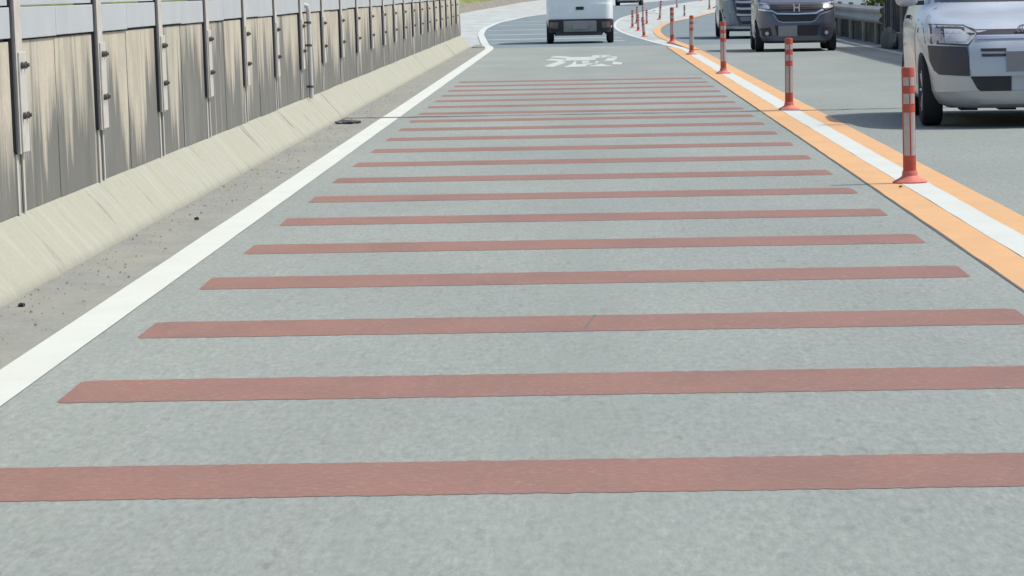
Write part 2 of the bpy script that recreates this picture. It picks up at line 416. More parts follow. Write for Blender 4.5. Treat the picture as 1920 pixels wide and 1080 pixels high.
# dark scuff on a red stripe
flat("scuff", [[(-.005, 9.40 * K), (.005, 9.40 * K), (.045, 9.78 * K), (.032, 9.78 * K)]], .0024, M['conc_dark0'], road)

# ------------------------------------------------------------------ left: kerb + wall + noise barrier
WX = -2.53; WE = 55.6 * K; BAT = .0186
def lean(ob):
    for v in ob.data.vertices: v.co.x -= (v.co.z - .25) * BAT
    return ob
wall = empty("concrete_wall", (0, 0, 0), label="long stained concrete wall with sloped pale kerb beside the hard shoulder", cat="wall")
joints = [Y0, JY, 39.5 * K, 48.6 * K, 55.4 * K]
prof = [(-2.318, -.03), (-2.322, .012), (-2.338, .037), (-2.36, .062), (-2.545, .272), (-2.80, .274), (-2.80, -.03)]
for a, b in zip(joints, joints[1:]):
    s = MB(); ys = [a + .02]
    while ys[-1] + 1.2 < b - .02: ys.append(ys[-1] + 1.2)
    ys.append(b - .02); vs = []
    for y in ys:
        j = random.uniform(-.004, .004)
        vs += [(x + (j if 0 < i < 4 else 0), y, z) for i, (x, z) in enumerate(prof)]
    n = len(prof)
    s.add(vs, [(r * n + i, r * n + (i + 1) % n, (r + 1) * n + (i + 1) % n, (r + 1) * n + i) for r in range(len(ys) - 1) for i in range(n)] + [tuple(range(n)), tuple((len(ys) - 1) * n + i for i in range(n))])
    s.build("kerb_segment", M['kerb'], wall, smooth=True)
s = MB(); s.box(-2.6, -2.345, JY - .02, JY + .02, -.02, .04); s.build("joint_filler", M['joint'], wall)
s = MB(); s.box(-2.70, -2.56, Y0, 55.4 * K, .0, .245); s.build("wall_footing", M['kerb'], wall)
PS, P0 = 2.648, 11.60 * K + .07      # post pitch and first visible post
k = -13
posts_y = []
while P0 + k * PS < WE - .3:
    y = P0 + k * PS
    if y > Y0: posts_y.append(y)
    k += 1
for i, y in enumerate(posts_y):
    y2 = min(posts_y[i + 1] if i + 1 < len(posts_y) else WE, WE)
    mid = (y + y2) / 2
    for a, b in ((y, mid), (mid, y2)):
        g = .006 if b == y2 else .009
        s = MB(); s.box(WX - .18, WX + random.uniform(-.003, .003), a + .004, b - g, .257, 1.034)
        lean(s.build("wall_panel", M['wall'], wall, bevel=.004))
barrier = empty("noise_barrier", (0, 0, 0), label="pale grey noise barrier panels between steel posts on top of the concrete wall", cat="noise barrier")
for i, y in enumerate(posts_y):
    y2 = min(posts_y[i + 1] if i + 1 < len(posts_y) else WE, WE)
    mid = (y + y2) / 2 + random.uniform(-.03, .03)
    for a, b in ((y + .02, mid - .004), (mid + .004, y2 - .02)):
        for za, zb, dx in ((1.045 + random.uniform(-.004, .004), 1.186, .012), (1.194, 1.69, .004), (1.698, 2.19, .008), (2.198, 3.2, .006)):
            s = MB(); s.box(WX - .12, WX + dx, a, b, za, zb)
            lean(s.build("barrier_panel", M['panel'], barrier, bevel=.003))
s = MB(); s.box(WX - .13, WX - .02, Y0, WE - .05, 1.034, 1.046); lean(s.build("gasket", M['panel_dirt'], barrier))
def make_post():
    FW = .225 * K / 1.0
    s = MB(); s.box(-.10, .006, .05, .07, .53, 3.22); s.box(.012, .026, 0, FW * .62, .53, 3.22); s.box(-.10, .012, .09, .11, .53, 3.22)
    p = lean(s.build("post", M['post'], barrier))
    s = MB(); s.box(-.02, .016, -.046, -.004, .54, 3.21); lean(s.build("gap_shade_strip", M['gap_shade'], p))  # black strip stands in for shade in the hollow between post and wall
    s = MB(); s.box(.0265, .034, .035, FW * .76, .535, .985); lean(s.build("bracket_plate", M['plate'], p, bevel=.003))
    for z in (.925, .70):
        for yy in (.07, .175):
            s = MB(); s.lathe([(.016, .036), (.016, .046), (.009, .046), (.009, .056), (.001, .056)], 8, (0, yy, z), 'X')
            lean(s.build("bolt", M['bolt'], p))
    s = MB(); s.box(0, .008, -.01, .045, .262, .53); s.box(0, .008, .16, .20, .262, .53); lean(s.build("joint_cover", M['plate'], p))
    return p
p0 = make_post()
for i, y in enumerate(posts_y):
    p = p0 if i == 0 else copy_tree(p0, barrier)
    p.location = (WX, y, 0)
pipe = empty("drain_pipe", (0, 0, 0), label="thin white drainpipe clipped to the stained concrete wall between two posts", cat="pipe")
py = 24.15 * K
s = MB(); s.tube([(WX + .04, py, .25), (WX + .028, py, 1.06), (WX + .022, py, 1.10), (WX - .02, py, 1.115)], .021, 12); s.build("pipe", M['pipe'], pipe, smooth=True)
for z in (.36, .74, .95):
    s = MB(); s.lathe([(.027, -.010), (.027, .010)], 12, (WX + .035 - (z - .3) * .015, py, z)); s.box(WX - .02, WX + .012, py - .04, py + .04, z - .009, z + .009); s.build("pipe_clip", M['bolt'], pipe)
# the last bit of kerb beyond the wall end
s = MB(); s.add([(-2.33, 55.7 * K, .001), (-1.98, 55.2 * K, .001), (-2.02, 57.2 * K, .001), (-2.30, 58.2 * K, .001)], [(0, 1, 2, 3)])
s.build("drain_apron", M['shoulder'], kind="structure", label="small grey apron at the wall end")

# ------------------------------------------------------------------ flexible red posts
RD = plain("red_rubber", (.46, .085, .055), .55, 0, .4, .15, 12)
RDB = plain("faded_red_rubber", (.55, .16, .12), .65, 0, .4, .15, 12)
BLK = plain("dark_rubber_post", (.03, .045, .05), .6)
BAND = plain("white_reflective_sheet", (.45, .41, .39), .45, 0, .5, .10, 20)
def make_delineator(tube, base):
    o = empty("delineator_post")
    s = MB(); s.lathe([(.105, .0), (.107, .008), (.095, .016), (.062, .032), (.048, .045), (.046, .07), (.043, .075)], 32); s.build("base", base, o, smooth=True)
    s = MB(); s.lathe([(.0405, .07), (.0395, .165), (.0395, .695), (.036, .705), (.01, .708)], 28); s.build("tube", tube, o, smooth=True)
    for z0, z1 in ((.168, .43), (.483, .545), (.593, .645)):
        for a0, a1 in ((-143, -89), (-77, -31), (37, 89), (97, 143)):
            s = MB(); n = 9; vs = []
            for z in (z0, z1):
                for i in range(n + 1):
                    a = R(a0 + (a1 - a0) * i / n); vs.append((.0412 * math.cos(a), .0412 * math.sin(a), z))
            s.add(vs, [(i, i + 1, n + 2 + i, n + 1 + i) for i in range(n)])
            s.build("reflective_strip", BAND, o, smooth=True)
    return o
proto = make_delineator(RD, RDB)
G = "red and white flexible posts along the centre line"
pl = [((2.001, 15.985), 1.0, (0, -.6), "largest red and white post, standing beside the silver estate car's front wheel"),
      ((2.03, 25.575), .985, (0, .3), "red and white post at the joint, in front of the dark grey kei car"),
      ((1.98, 36.306), 1.02, (0, 0), "red and white post in front of the blue grey people carrier, third from the camera"),
      ((1.979, 46.623), .98, (0, .6), "fourth red and white post, standing on the lines left of the people carrier"),
      ((1.975, 56.2), 1.08, (0, .2), "red and white post where the lines split, fifth and last of the straight row"),
      ((1.552, 63.41), .68, (0, -4), "leaning post at the near tip of the cluster on the island"),
      ((1.598, 71.78), .66, (0, 0), "short red post in the island cluster, just behind the leaning one"),
      ((1.559, 77.73), .74, (0, 1), "leftmost red post of the island cluster, beside the white line"),
      ((1.866, 86.03), .80, (0, 2), "red post standing at the rear left of the island cluster"),
      ((2.227, 92.26), .82, (0, 0), "thin red post in the middle of the island cluster"),
      ((2.157, 84.44), .66, (0, 0), "rightmost red post of the island cluster"),
      ((2.87, 94.34), .98, (0, 5), "crooked red post standing alone on the island right of the cluster"),
      ((5.365, 144.4), 1.1, (0, 0), "far red post by the white line, its top cut by the picture edge"),
      ((4.167, 104.3), .62, (0, 0), "black and white post on the island beside the bending orange line"),
      ((6.517, 131.68), 1.2, (0, 0), "far red post on the orange line left of the people carrier"),
      ((6.962, 137.29), .30, (0, 60), "knocked over red post stub beside the people carrier's roofline"),
      ((9.393, 202.94), 1.2, (0, 0), "farthest red post, only its foot in view")]
for i, ((x, y), sc_, rot, lab) in enumerate(pl):
    if i == 13: o = make_delineator(BLK, RDB)
    else: o = proto if i == 0 else copy_tree(proto)
    o.location = (x, y * K, .003); o.scale = (sc_ if sc_ > .9 else .9, sc_ if sc_ > .9 else .9, sc_)
    o.rotation_euler = (0, R(rot[1]), R(random.uniform(-6, 6)))
    tag(o, lab, "flexible post", G)

# ------------------------------------------------------------------ debris
def lump(name, loc, size, mat, seed, amp=.35, **k):
    rnd = random.Random(seed); bm = bmesh.new(); bmesh.ops.create_icosphere(bm, subdivisions=3, radius=1)
    for v in bm.verts:
        c = v.co; f = 1 + amp * math.sin(c.x * 5 + seed) * math.cos(c.y * 4 + seed * 2) + rnd.uniform(-.12, .12) * amp * 3
        v.co = Vector((c.x * size[0] * f, c.y * size[1] * f, max(0, c.z * size[2] * f + size[2] * .5)))
    me = bpy.data.meshes.new(name); bm.to_mesh(me); bm.free()
    o = link(name, me, mat, **k); o.location = loc; return o
lump("rubber_scrap", (-2.19, 24.35 * K, .004), (.105, .13, .022), M['plastic_grey'], 3, label="crumpled black rubber scrap lying on the shoulder by the kerb joint", cat="debris")
lump("stone", (-2.243, 10.344 * K, .004), (.014, .02, .008), M['under'], 5, label="dark stone on the shoulder near the kerb, closest to the camera", cat="stone")
lump("stone", (-2.105, 14.2 * K, .004), (.012, .016, .010), M['under'], 6, label="small black stone beside the white line on the shoulder", cat="stone")
lump("stone", (1.90, 15.62 * K, .007), (.011, .02, .006), M['plastic_grey'], 8, label="tiny dark stone on the orange line by the largest post", cat="stone")
s = MB()
for i in range(900):
    y = random.uniform(7, 34) ** 1.0 * K; x = random.choice([random.triangular(-2.32, -1.95, -2.30), random.uniform(-2.3, -1.96)])
    r = random.uniform(.002, .0045) * random.choice([1, 1, 1, 1.8]); a = random.uniform(0, 3)
    s.add([(x + r * math.cos(a + t), y + 1.5 * r * math.sin(a + t), .0042) for t in (0, 1.6, 3.2, 4.7)] + [(x, y, .0042 + r)], [(0, 1, 4), (1, 2, 4), (2, 3, 4), (3, 0, 4)])
s.build("grit_gravel", M['conc_dark0'], kind="stuff", label="scattered grit on the hard shoulder")

# ------------------------------------------------------------------ vehicles
class Body:
    """layered car body; front at y=0 facing -Y. levels: z, half width, y front, y rear"""
    def __init__(s, lv, n=4.5, crown=0.0): s.lv = lv; s.n = n; s.zoff = 0
    def at(s, z):
        lv = s.lv
        if z <= lv[0][0]: return lv[0][1:]
        for a, b in zip(lv, lv[1:]):
            if z <= b[0]:
                t = (z - a[0]) / (b[0] - a[0]); return tuple(a[i] + (b[i] - a[i]) * t for i in (1, 2, 3))
        return lv[-1][1:]
    def front(s, x, z):
        w, f, r = s.at(z); c, l = (f + r) / 2, (r - f) / 2; u = min(abs(x) / w, .9985)
        return c - l * (1 - u ** s.n) ** (1 / s.n)
    def side(s, y, z):
        w, f, r = s.at(z); c, l = (f + r) / 2, (r - f) / 2; u = min(abs(y - c) / l, .9985)
        return w * (1 - u ** s.n) ** (1 / s.n)
    def mesh(s, name, mat, parent, wheels=(), wr=.33, N=96, zs=None):
        zz = []
        for a, b in zip(s.lv, s.lv[1:]):
            k = max(1, int((b[0] - a[0]) / .035)); zz += [a[0] + (b[0] - a[0]) * i / k for i in range(k)]
        zz.append(s.lv[-1][0]); vs = []; n = s.n
        for z in zz:
            w, f, r = s.at(z); c, l = (f + r) / 2, (r - f) / 2
            for i in range(N):
                t = 2 * math.pi * i / N; a, b = math.cos(t), math.sin(t)
                vs.append((w * math.copysign(abs(a) ** (2 / n), a), c + l * math.copysign(abs(b) ** (2 / n), b), z))
        fs = [(j * N + i, j * N + (i + 1) % N, (j + 1) * N + (i + 1) % N, (j + 1) * N + i) for j in range(len(zz) - 1) for i in range(N)]
        fs += [tuple(range(N))[::-1], tuple((len(zz) - 1) * N + i for i in range(N))]
        o = MB().add(vs, fs).build(name, mat, None)
        cut = MB()
        for wy, wx in wheels:
            cut.lathe([(wr, -.30), (wr, .30)], 40, (wx + math.copysign(.14, wx), wy, .29), 'X')
        if wheels:
            cu = cut.build("cut", M['under'])
            md = o.modifiers.new("b", 'BOOLEAN'); md.object = cu; md.operation = 'DIFFERENCE'; md.solver = 'EXACT'
            dg = bpy.context.evaluated_depsgraph_get(); dg.update()
            me = bpy.data.meshes.new_from_object(o.evaluated_get(dg)); o.modifiers.clear(); o.data = me
            bpy.data.objects.remove(cu)
            o.data.materials.clear(); o.data.materials.append(mat)
        o.data.polygons.foreach_set("use_smooth", [True] * len(o.data.polygons)); o.data.set_sharp_from_angle(angle=R(32))
        o.parent = parent; return o
    def patch(s, name, poly, mat, parent, off=.004, th=.012, side=0, step=.05, rear=False, **k):
        """a panel that follows the body. poly in (x, z) on the front or (y, z) on a side"""
        bm = bmesh.new(); bm.faces.new([bm.verts.new((a, 0, b)) for a, b in poly])
        lo = [min(p[i] for p in poly) for i in (0, 1)]; hi = [max(p[i] for p in poly) for i in (0, 1)]
        v = lo[0] + step
        while v < hi[0]:
            bmesh.ops.bisect_plane(bm, geom=bm.verts[:] + bm.edges[:] + bm.faces[:], plane_co=(v, 0, 0), plane_no=(1, 0, 0)); v += step
        v = lo[1] + step
        while v < hi[1]:
            bmesh.ops.bisect_plane(bm, geom=bm.verts[:] + bm.edges[:] + bm.faces[:], plane_co=(0, 0, v), plane_no=(0, 0, 1)); v += step
        r = bmesh.ops.extrude_face_region(bm, geom=bm.faces[:])
        outer = {e for e in r['geom'] if isinstance(e, bmesh.types.BMVert)}
        for q in bm.verts:
            a, z = q.co.x, q.co.z; d = off if q in outer else off - th
            if side: q.co = Vector((side * (s.side(a, z) + d), a, z))
            elif rear: w_, f_, r_ = s.at(z); q.co = Vector((a, f_ + r_ - s.front(a, z) + d, z))
            else: q.co = Vector((a, s.front(a, z) - d, z))
        bmesh.ops.recalc_face_normals(bm, faces=bm.faces)
        me = bpy.data.meshes.new(name); bm.to_mesh(me); bm.free()
        return link(name, me, mat, parent, True, **k)
def mirror(poly): return [(-a, b) for a, b in poly][::-1]
def band(pts, t):
    return [(x, z + t / 2) for x, z in pts] + [(x, z - t / 2) for x, z in pts[::-1]]
def wheel(parent, x, y, r=.30, wd=.17, rimr=.19):
    s = MB(); h = wd / 2
    s.lathe([(rimr, -h * .8), (r - .03, -h), (r - .008, -h * .85), (r, -h * .55), (r, h * .55), (r - .008, h * .85), (r - .03, h), (rimr, h * .8)], 40, (0, 0, 0), 'X')
    t = s.build("wheel", M['tyre'], parent, smooth=True); t.location = (x, y, r)
    sg = 1 if x > 0 else -1
    s = MB(); s.lathe([(rimr * .96, sg * h * .80), (rimr * .90, sg * h * .80), (rimr * .85, sg * h * .3), (.05, sg * h * .45), (.045, sg * h * .7), (.001, sg * h * .72)], 32, axis='X', cap=False)
    for i in range(7):
        a = 2 * math.pi * i / 7
        s.tube([(sg * h * .66, .04 * math.cos(a), .04 * math.sin(a)), (sg * h * .78, rimr * .93 * math.cos(a), rimr * .93 * math.sin(a))], .016, 6)
    s.build("rim", M['rim'], t, smooth=True)
    return t
def mirror_part(parent, x, y, z, mat, sg, w=.20, h=.14):
    bm = bmesh.new(); bmesh.ops.create_icosphere(bm, subdivisions=3, radius=1)
    for v in bm.verts:
        c = v.co; q = 3.0; l = (abs(c.x) ** q + abs(c.y) ** q + abs(c.z) ** q) ** (1 / q); v.co = Vector((c.x / l * w / 2, c.y / l * .07, c.z / l * h / 2))
    me = bpy.data.meshes.new("side_mirror"); bm.to_mesh(me); bm.free()
    o = link("side_mirror", me, mat, parent, True); o.location = (x + sg * w / 2, y, z)
    s = MB(); s.box(-.05, .05, -.02, .03, -.02, .02); a = s.build("mirror_arm", M['plastic'], o); a.location = (-sg * (w / 2 + .0), .02, -h * .3)
    return o
def plate(B, parent, x, z, wd=.33, h=.165, off=.02, mat=None, rear=False):
    s = MB(); y = min(B.front(x - wd / 2, z), B.front(x + wd / 2, z), B.front(x, z)) - off
    s.box(x - wd / 2, x + wd / 2, y - .008, y + .04, z - h / 2, z + h / 2)
    return s.build("number_plate", mat or M['plate_blank'], parent, bevel=.004)

# --- silver estate car
L = 4.1
car = empty("estate_car", (3.69, 21.75 * K, 0), R(-2.0), label="silver estate car with black bumper insert, cut by the picture's edge, on the oncoming lane", cat="car")
B = Body([(.165, .70, .14, L - .2), (.20, .765, .05, L - .1), (.25, .80, .015, L - .04), (.31, .825, .0, L), (.45, .835, .0, L), (.60, .842, .02, L), (.70, .845, .055, L), (.78, .845, .11, L), (.84, .84, .19, L),
          (.875, .832, .29, L), (.91, .82, .47, L), (.95, .80, .72, L - .01), (.99, .785, 1.0, L - .02), (1.03, .772, 1.10, L - .04), (1.40, .67, 1.62, L - .22), (1.46, .63, 1.78, L - .28), (1.49, .55, 2.1, L - .45)], 4.2)
B.mesh("body", M['silver'], car, [(.80, .74), (.80, -.74), (3.3, .74), (3.3, -.74)], .335)
for sg in (1, -1):
    mm = (lambda p: p) if sg < 0 else mirror
    B.patch("headlight_surround", mm([(-.792, .703), (-.462, .688), (-.400, .752), (-.382, .796), (-.49, .862), (-.80, .870)]), M['plastic_grey'], car, .006)
    h = B.patch("headlight", mm([(-.775, .715), (-.47, .700), (-.415, .755), (-.395, .79), (-.50, .850), (-.785, .858)]), M['lens'], car, .008)
    B.patch("indicator", mm([(-.765, .735), (-.675, .728), (-.675, .83), (-.765, .835)]), M['amber'] if sg > 9 else glass("pinkish_lens", (.36, .25, .24), .2), h, .010, .004)
    B.patch("reflector", mm([(-.65, .725), (-.49, .722), (-.45, .77), (-.52, .825), (-.65, .83)]), M['lens_in'], h, .0095, .004)
    B.patch("bumper_insert", mm([(-.775, .688), (-.478, .680), (-.466, .58), (-.462, .436), (-.70, .446), (-.735, .48), (-.765, .56)]), M['plastic_grey'], car, .013)
    B.patch("grille_slot", mm([(-.372, .664), (-.16, .664), (-.16, .640), (-.366, .640)]), M['plastic'], car, .030, .008)
    B.patch("grille_slot", mm([(-.366, .620), (-.16, .620), (-.16, .597), (-.360, .597)]), M['plastic'], car, .030, .008)
    B.patch("lower_intake", mm([(-.455, .432), (-.12, .432), (-.12, .312), (-.375, .312), (-.40, .33)]), M['plastic'], car, .007)
    B.patch("side_window", [(1.45, 1.03), (2.45, 1.03), (2.45, 1.38), (1.80, 1.38)], M['glass'], car, .004, side=sg)
    B.patch("side_window", [(2.52, 1.03), (3.85, 1.03), (3.70, 1.38), (2.52, 1.38)], M['glass'], car, .004, side=sg)
    B.patch("door_handle", [(2.25, .90), (2.42, .90), (2.42, .93), (2.25, .93)], M['plastic'], car, .03, .03, side=sg)
    B.patch("door_seam", [(1.22, .30), (1.232, .30), (1.232, 1.0), (1.22, 1.0)], M['plastic'], car, .002, .004, side=sg)
    B.patch("side_marker", [(1.02, .79), (1.09, .79), (1.09, .83), (1.02, .83)], M['amber'], car, .008, side=sg)
    mirror_part(car, sg * .80, 1.33, 1.085, M['silver'], sg)
    wheel(car, sg * .735, .80, .30, .175); wheel(car, sg * .735, 3.3, .30, .175)
B.patch("grille_panel", [(-.462, .69), (-.395, .775), (.395, .775), (.462, .69), (.462, .50), (.43, .436), (-.43, .436), (-.462, .50)], M['silver'], car, .024, .03)
B.patch("upper_grille", [(-.385, .795), (-.30, .812), (.30, .812), (.385, .795), (.375, .762), (-.375, .762)], M['plastic'], car, .018, .02)
B.patch("grille_trim", band([(-.40, .752), (-.2, .755), (.2, .755), (.40, .752)], .022), M['chrome'], car, .034, .02)
B.patch("bonnet_seam", band([(-.79, .862), (-.5, .858), (-.40, .818), (.40, .818), (.5, .858), (.79, .862)], .007), M['plastic'], car, .003, .006)
B.patch("splitter", band([(-.72, .292), (-.3, .300), (.3, .300), (.72, .292)], .016), M['satin'], car, .010, .02)
B.patch("windscreen", [(-.70, 1.045), (.70, 1.045), (.61, 1.40), (-.61, 1.40)], M['glass'], car, .004)
B.patch("rear_window", [(-.60, 1.05), (.60, 1.05), (.55, 1.38), (-.55, 1.38)], M['glass'], car, .004, rear=True)
s = MB(); s.box(-.60, .60, .35, L - .3, .17, .30); 
for x in (-.52, -.2, .25): s.box(x, x + .14, .25, .6, .145, .20)
s.build("underbody", M['under'], car)
plate(B, car, 0, .555, .33, .17, .03)
e = empty("emblem"); e.parent = car
bpy.data.objects.remove(e)
s = MB(); ey = B.front(0, .80) - .02
def oval(s, cx, cz, a, b, r=.006, n=24): 
    s.tube([(cx + a * math.cos(2 * math.pi * i / n), ey, cz + b * math.sin(2 * math.pi * i / n)) for i in range(n + 1)], r, 6)
oval(s, 0, .815, .058, .040); oval(s, 0, .815, .020, .038, .005); oval(s, 0, .832, .040, .016, .005); s.build("emblem", M['satin'], car, smooth=True)

# --- dark grey kei car
L = 3.3
car = empty("kei_car", (3.915, 47.35 * K, 0), R(-.8), label="dark grey kei car with chrome winged grille and H emblem on the oncoming lane", cat="car")
B = Body([(.155, .62, .12, L - .15), (.20, .69, .04, L - .05), (.28, .725, .01, L), (.50, .737, 0, L), (.68, .738, .03, L), (.78, .738, .07, L), (.86, .737, .14, L), (.90, .732, .24, L), (.96, .72, .48, L), (1.03, .71, .72, L),
          (1.07, .70, .80, L), (1.50, .61, 1.28, L - .12), (1.62, .56, 1.42, L - .18), (1.66, .46, 1.7, L - .35)], 5)
B.mesh("body", M['gunmetal'], car, [(.62, .66), (.62, -.66), (2.85, .66), (2.85, -.66)], .30)
B.patch("upper_grille", [(-.455, .868), (.455, .868), (.50, .83), (.48, .77), (.40, .735), (.33, .695), (-.33, .695), (-.40, .735), (-.48, .77), (-.50, .83)], M['plastic'], car, .008)
for z in (.845, .81, .775): B.patch("grille_slat", band([(-.44, z), (-.10, z - .006), (.10, z - .006), (.44, z)], .008), M['plastic_grey'], car, .016, .008)
B.patch("chrome_wing", band([(-.715, .775), (-.60, .755), (-.44, .740), (-.35, .690), (0, .680), (.35, .690), (.44, .740), (.60, .765), (.72, .79)], .024), M['chrome'], car, .020, .015)
B.patch("lower_grille", [(-.385, .665), (.385, .665), (.32, .565), (.27, .545), (-.27, .545), (-.32, .565)], M['plastic'], car, .007)
B.patch("chrome_trim", band([(-.43, .685), (-.40, .64), (-.33, .555), (-.25, .532), (.25, .532), (.33, .555), (.42, .65), (.50, .69), (.62, .72)], .012), M['satin'], car, .012, .012)
B.patch("lower_intake", [(-.40, .475), (.40, .475), (.36, .285), (-.36, .285)], M['plastic'], car, .006)
for sg in (1, -1):
    mm = (lambda p: p) if sg < 0 else mirror
    h = B.patch("headlight", mm([(-.725, .80), (-.60, .775), (-.49, .775), (-.475, .80), (-.52, .872), (-.70, .90)]), M['lens'], car, .010)
    B.patch("reflector", mm([(-.60, .79), (-.50, .79), (-.52, .85), (-.60, .86)]), M['lens_in'], h, .0115, .004)
    B.patch("indicator", mm([(-.722, .815), (-.665, .80), (-.665, .885), (-.70, .89)]), M['amber'], h, .0115, .004)
    B.patch("fog_surround", mm([(-.66, .43), (-.47, .44), (-.44, .29), (-.60, .275), (-.67, .33)]), M['plastic'], car, .006)
    s = MB(); fy = B.front(.535, .335); s.lathe([(.034, 0), (.034, .02), (.001, .03)], 20); f = s.build("fog_lamp", M['fog'], car, smooth=True)
    f.location = (sg * .535, fy - .01, .335); f.rotation_euler = (R(90), 0, 0)
    B.patch("side_window", [(1.12, 1.08), (1.95, 1.08), (1.95, 1.46), (1.45, 1.46)], M['glass'], car, .004, side=sg)
    B.patch("side_window", [(2.0, 1.08), (3.05, 1.08), (2.95, 1.46), (2.0, 1.46)], M['glass'], car, .004, side=sg)
    B.patch("door_handle", [(1.8, .92), (1.95, .92), (1.95, .95), (1.8, .95)], M['chrome'], car, .03, .03, side=sg)
    mirror_part(car, sg * .70, 1.02, 1.12, M['gunmetal'], sg)
    wheel(car, sg * .655, .62, .27, .155, .17); wheel(car, sg * .655, 2.85, .27, .155, .17)
B.patch("windscreen", [(-.65, 1.09), (.65, 1.09), (.57, 1.48), (-.57, 1.48)], M['glass'], car, .004)
B.patch("rear_window", [(-.58, 1.09), (.58, 1.09), (.53, 1.45), (-.53, 1.45)], M['glass'], car, .004, rear=True)
B.patch("bonnet_seam", band([(-.70, .905), (-.4, .882), (.4, .882), (.70, .905)], .006), M['plastic'], car, .003, .006)
plate(B, car, -.165, .375, .34, .19, .02)
s = MB(); s.box(-.52, .52, .3, L - .3, .16, .28); s.build("underbody", M['under'], car)
s = MB(); ey = B.front(0, .735) - .03      # the H emblem
for sg in (1, -1):
    s.add([(sg * .064, ey, .862), (sg * .044, ey, .862), (sg * .030, ey, .79), (sg * .038, ey, .722), (sg * .058, ey, .722), (sg * .052, ey, .79)] + [(sg * .064, ey + .012, .862), (sg * .044, ey + .012, .862), (sg * .030, ey + .012, .79), (sg * .038, ey + .012, .722), (sg * .058, ey + .012, .722), (sg * .052, ey + .012, .79)],
          [(0, 1, 2, 3, 4, 5), (11, 10, 9, 8, 7, 6)] + [(i, (i + 1) % 6, 6 + (i + 1) % 6, 6 + i) for i in range(6)])
s.box(-.034, .034, ey + .001, ey + .011, .784, .800); s.build("emblem", plain("bright_emblem", (.72, .73, .74), .4, .2, .5, .02), car)

# --- blue grey people carrier
L = 4.7
car = empty("people_carrier", (4.10, 59.2 * K, 0), R(-.5), label="large blue grey people carrier half hidden behind the dark grey kei car", cat="minivan")
B = Body([(.17, .80, .12, L - .15), (.22, .88, .03, L - .05), (.35, .915, 0, L), (.60, .922, .0, L), (.85, .925, .04, L), (1.0, .922, .10, L), (1.05, .91, .25, L), (1.12, .88, .80, L),
          (1.17, .86, .95, L), (1.72, .75, 1.75, L - .15), (1.84, .70, 1.95, L - .2), (1.90, .6, 2.2, L - .4)], 5)
B.mesh("body", M['bluegrey'], car, [(.95, .82), (.95, -.82), (3.8, .82), (3.8, -.82)], .37)
B.patch("grille", [(-.60, .96), (.60, .96), (.56, .72), (.52, .50), (.45, .33), (-.45, .33), (-.52, .50), (-.56, .72)], M['plastic'], car, .006)
for z, t in ((.93, .03), (.83, .055), (.68, .05), (.54, .045)): B.patch("grille_bar", band([(-.56 - (.02 if z > .8 else 0), z + .012), (-.45, z), (.45, z), (.56, z + .012)], t), M['satin'], car, .020, .015)
B.patch("bumper_panel", [(-.50, .50), (.50, .50), (.46, .40), (-.46, .40)], M['bluegrey'], car, .022, .02)
B.patch("bumper_lip", band([(-.84, .265), (-.4, .255), (.4, .255), (.84, .265)], .05), M['satin'], car, .014, .02)
for sg in (1, -1):
    mm = (lambda p: p) if sg < 0 else mirror
    B.patch("grille_frame", mm([(-.80, .99), (-.70, .995), (-.62, .94), (-.575, .70), (-.50, .42), (-.46, .32), (-.49, .31), (-.545, .42), (-.62, .70), (-.66, .92)]), M['vandark'], car, .012)
    B.patch("headlight", mm([(-.90, .86), (-.70, .87), (-.72, .97), (-.90, .985)]), M['lens'], car, .008)
    B.patch("fog_surround", mm([(-.875, .68), (-.855, .68), (-.84, .54), (-.79, .465), (-.86, .465), (-.875, .54)]), M['plastic'], car, .008)
    B.patch("side_window", [(1.6, 1.2), (2.6, 1.2), (2.6, 1.68), (2.05, 1.68)], M['glass'], car, .004, side=sg)
    B.patch("side_window", [(2.68, 1.2), (4.4, 1.2), (4.3, 1.68), (2.68, 1.68)], M['glass'], car, .004, side=sg)
    B.patch("door_handle", [(2.4, 1.0), (2.6, 1.0), (2.6, 1.04), (2.4, 1.04)], M['chrome'], car, .03, .03, side=sg)
    mirror_part(car, sg * .86, 1.45, 1.25, M['bluegrey'], sg, .22, .2)
    wheel(car, sg * .81, .95, .34, .215, .22); wheel(car, sg * .81, 3.8, .34, .215, .22)
B.patch("windscreen", [(-.78, 1.2), (.78, 1.2), (.70, 1.70), (-.70, 1.70)], M['glass'], car, .004)
B.patch("rear_window", [(-.7, 1.2), (.7, 1.2), (.65, 1.65), (-.65, 1.65)], M['glass'], car, .004, rear=True)
plate(B, car, 0, .46, .33, .165, .035)
s = MB(); s.box(-.68, .68, .4, L - .3, .19, .32); s.build("underbody", M['under'], car)

# --- white kei van seen from behind (its rear faces the camera: the rear is this body's front)
L = 3.3
car = empty("kei_van", (.005, 57.45 * K, 0), 0, label="small white van seen from behind with black rear bumper, driving up the lane", cat="van")
B = Body([(.30, .70, .10, L - .1), (.36, .725, .05, L - .02), (.50, .735, .03, L), (1.05, .737, .03, L - .05), (1.65, .69, .10, L - .55), (1.80, .66, .15, L - .75), (1.88, .58, .3, L - 1.0)], 10)
B.mesh("body", M['vanwhite'], car, [(.55, .66), (.55, -.66), (2.6, .66), (2.6, -.66)], .30)
B.patch("tailgate", [(-.70, .535), (.70, .535), (.71, .80), (.705, .862), (.25, .856), (.13, .812), (-.13, .812), (-.22, .848), (-.68, .848), (-.71, .80)], M['vanwhite'], car, .035, .04)
B.patch("tailgate_seam", band([(-.70, .528), (.70, .528)], .008), M['plastic'], car, .037, .02)
B.patch("rear_bumper", [(-.735, .52), (.735, .52), (.735, .33), (.70, .245), (-.70, .245), (-.735, .33)], M['plastic'], car, .075, .08)
B.patch("bumper_valance", [(-.55, .25), (.52, .25), (.48, .175), (-.50, .175)], M['plastic_grey'], car, .05, .05)
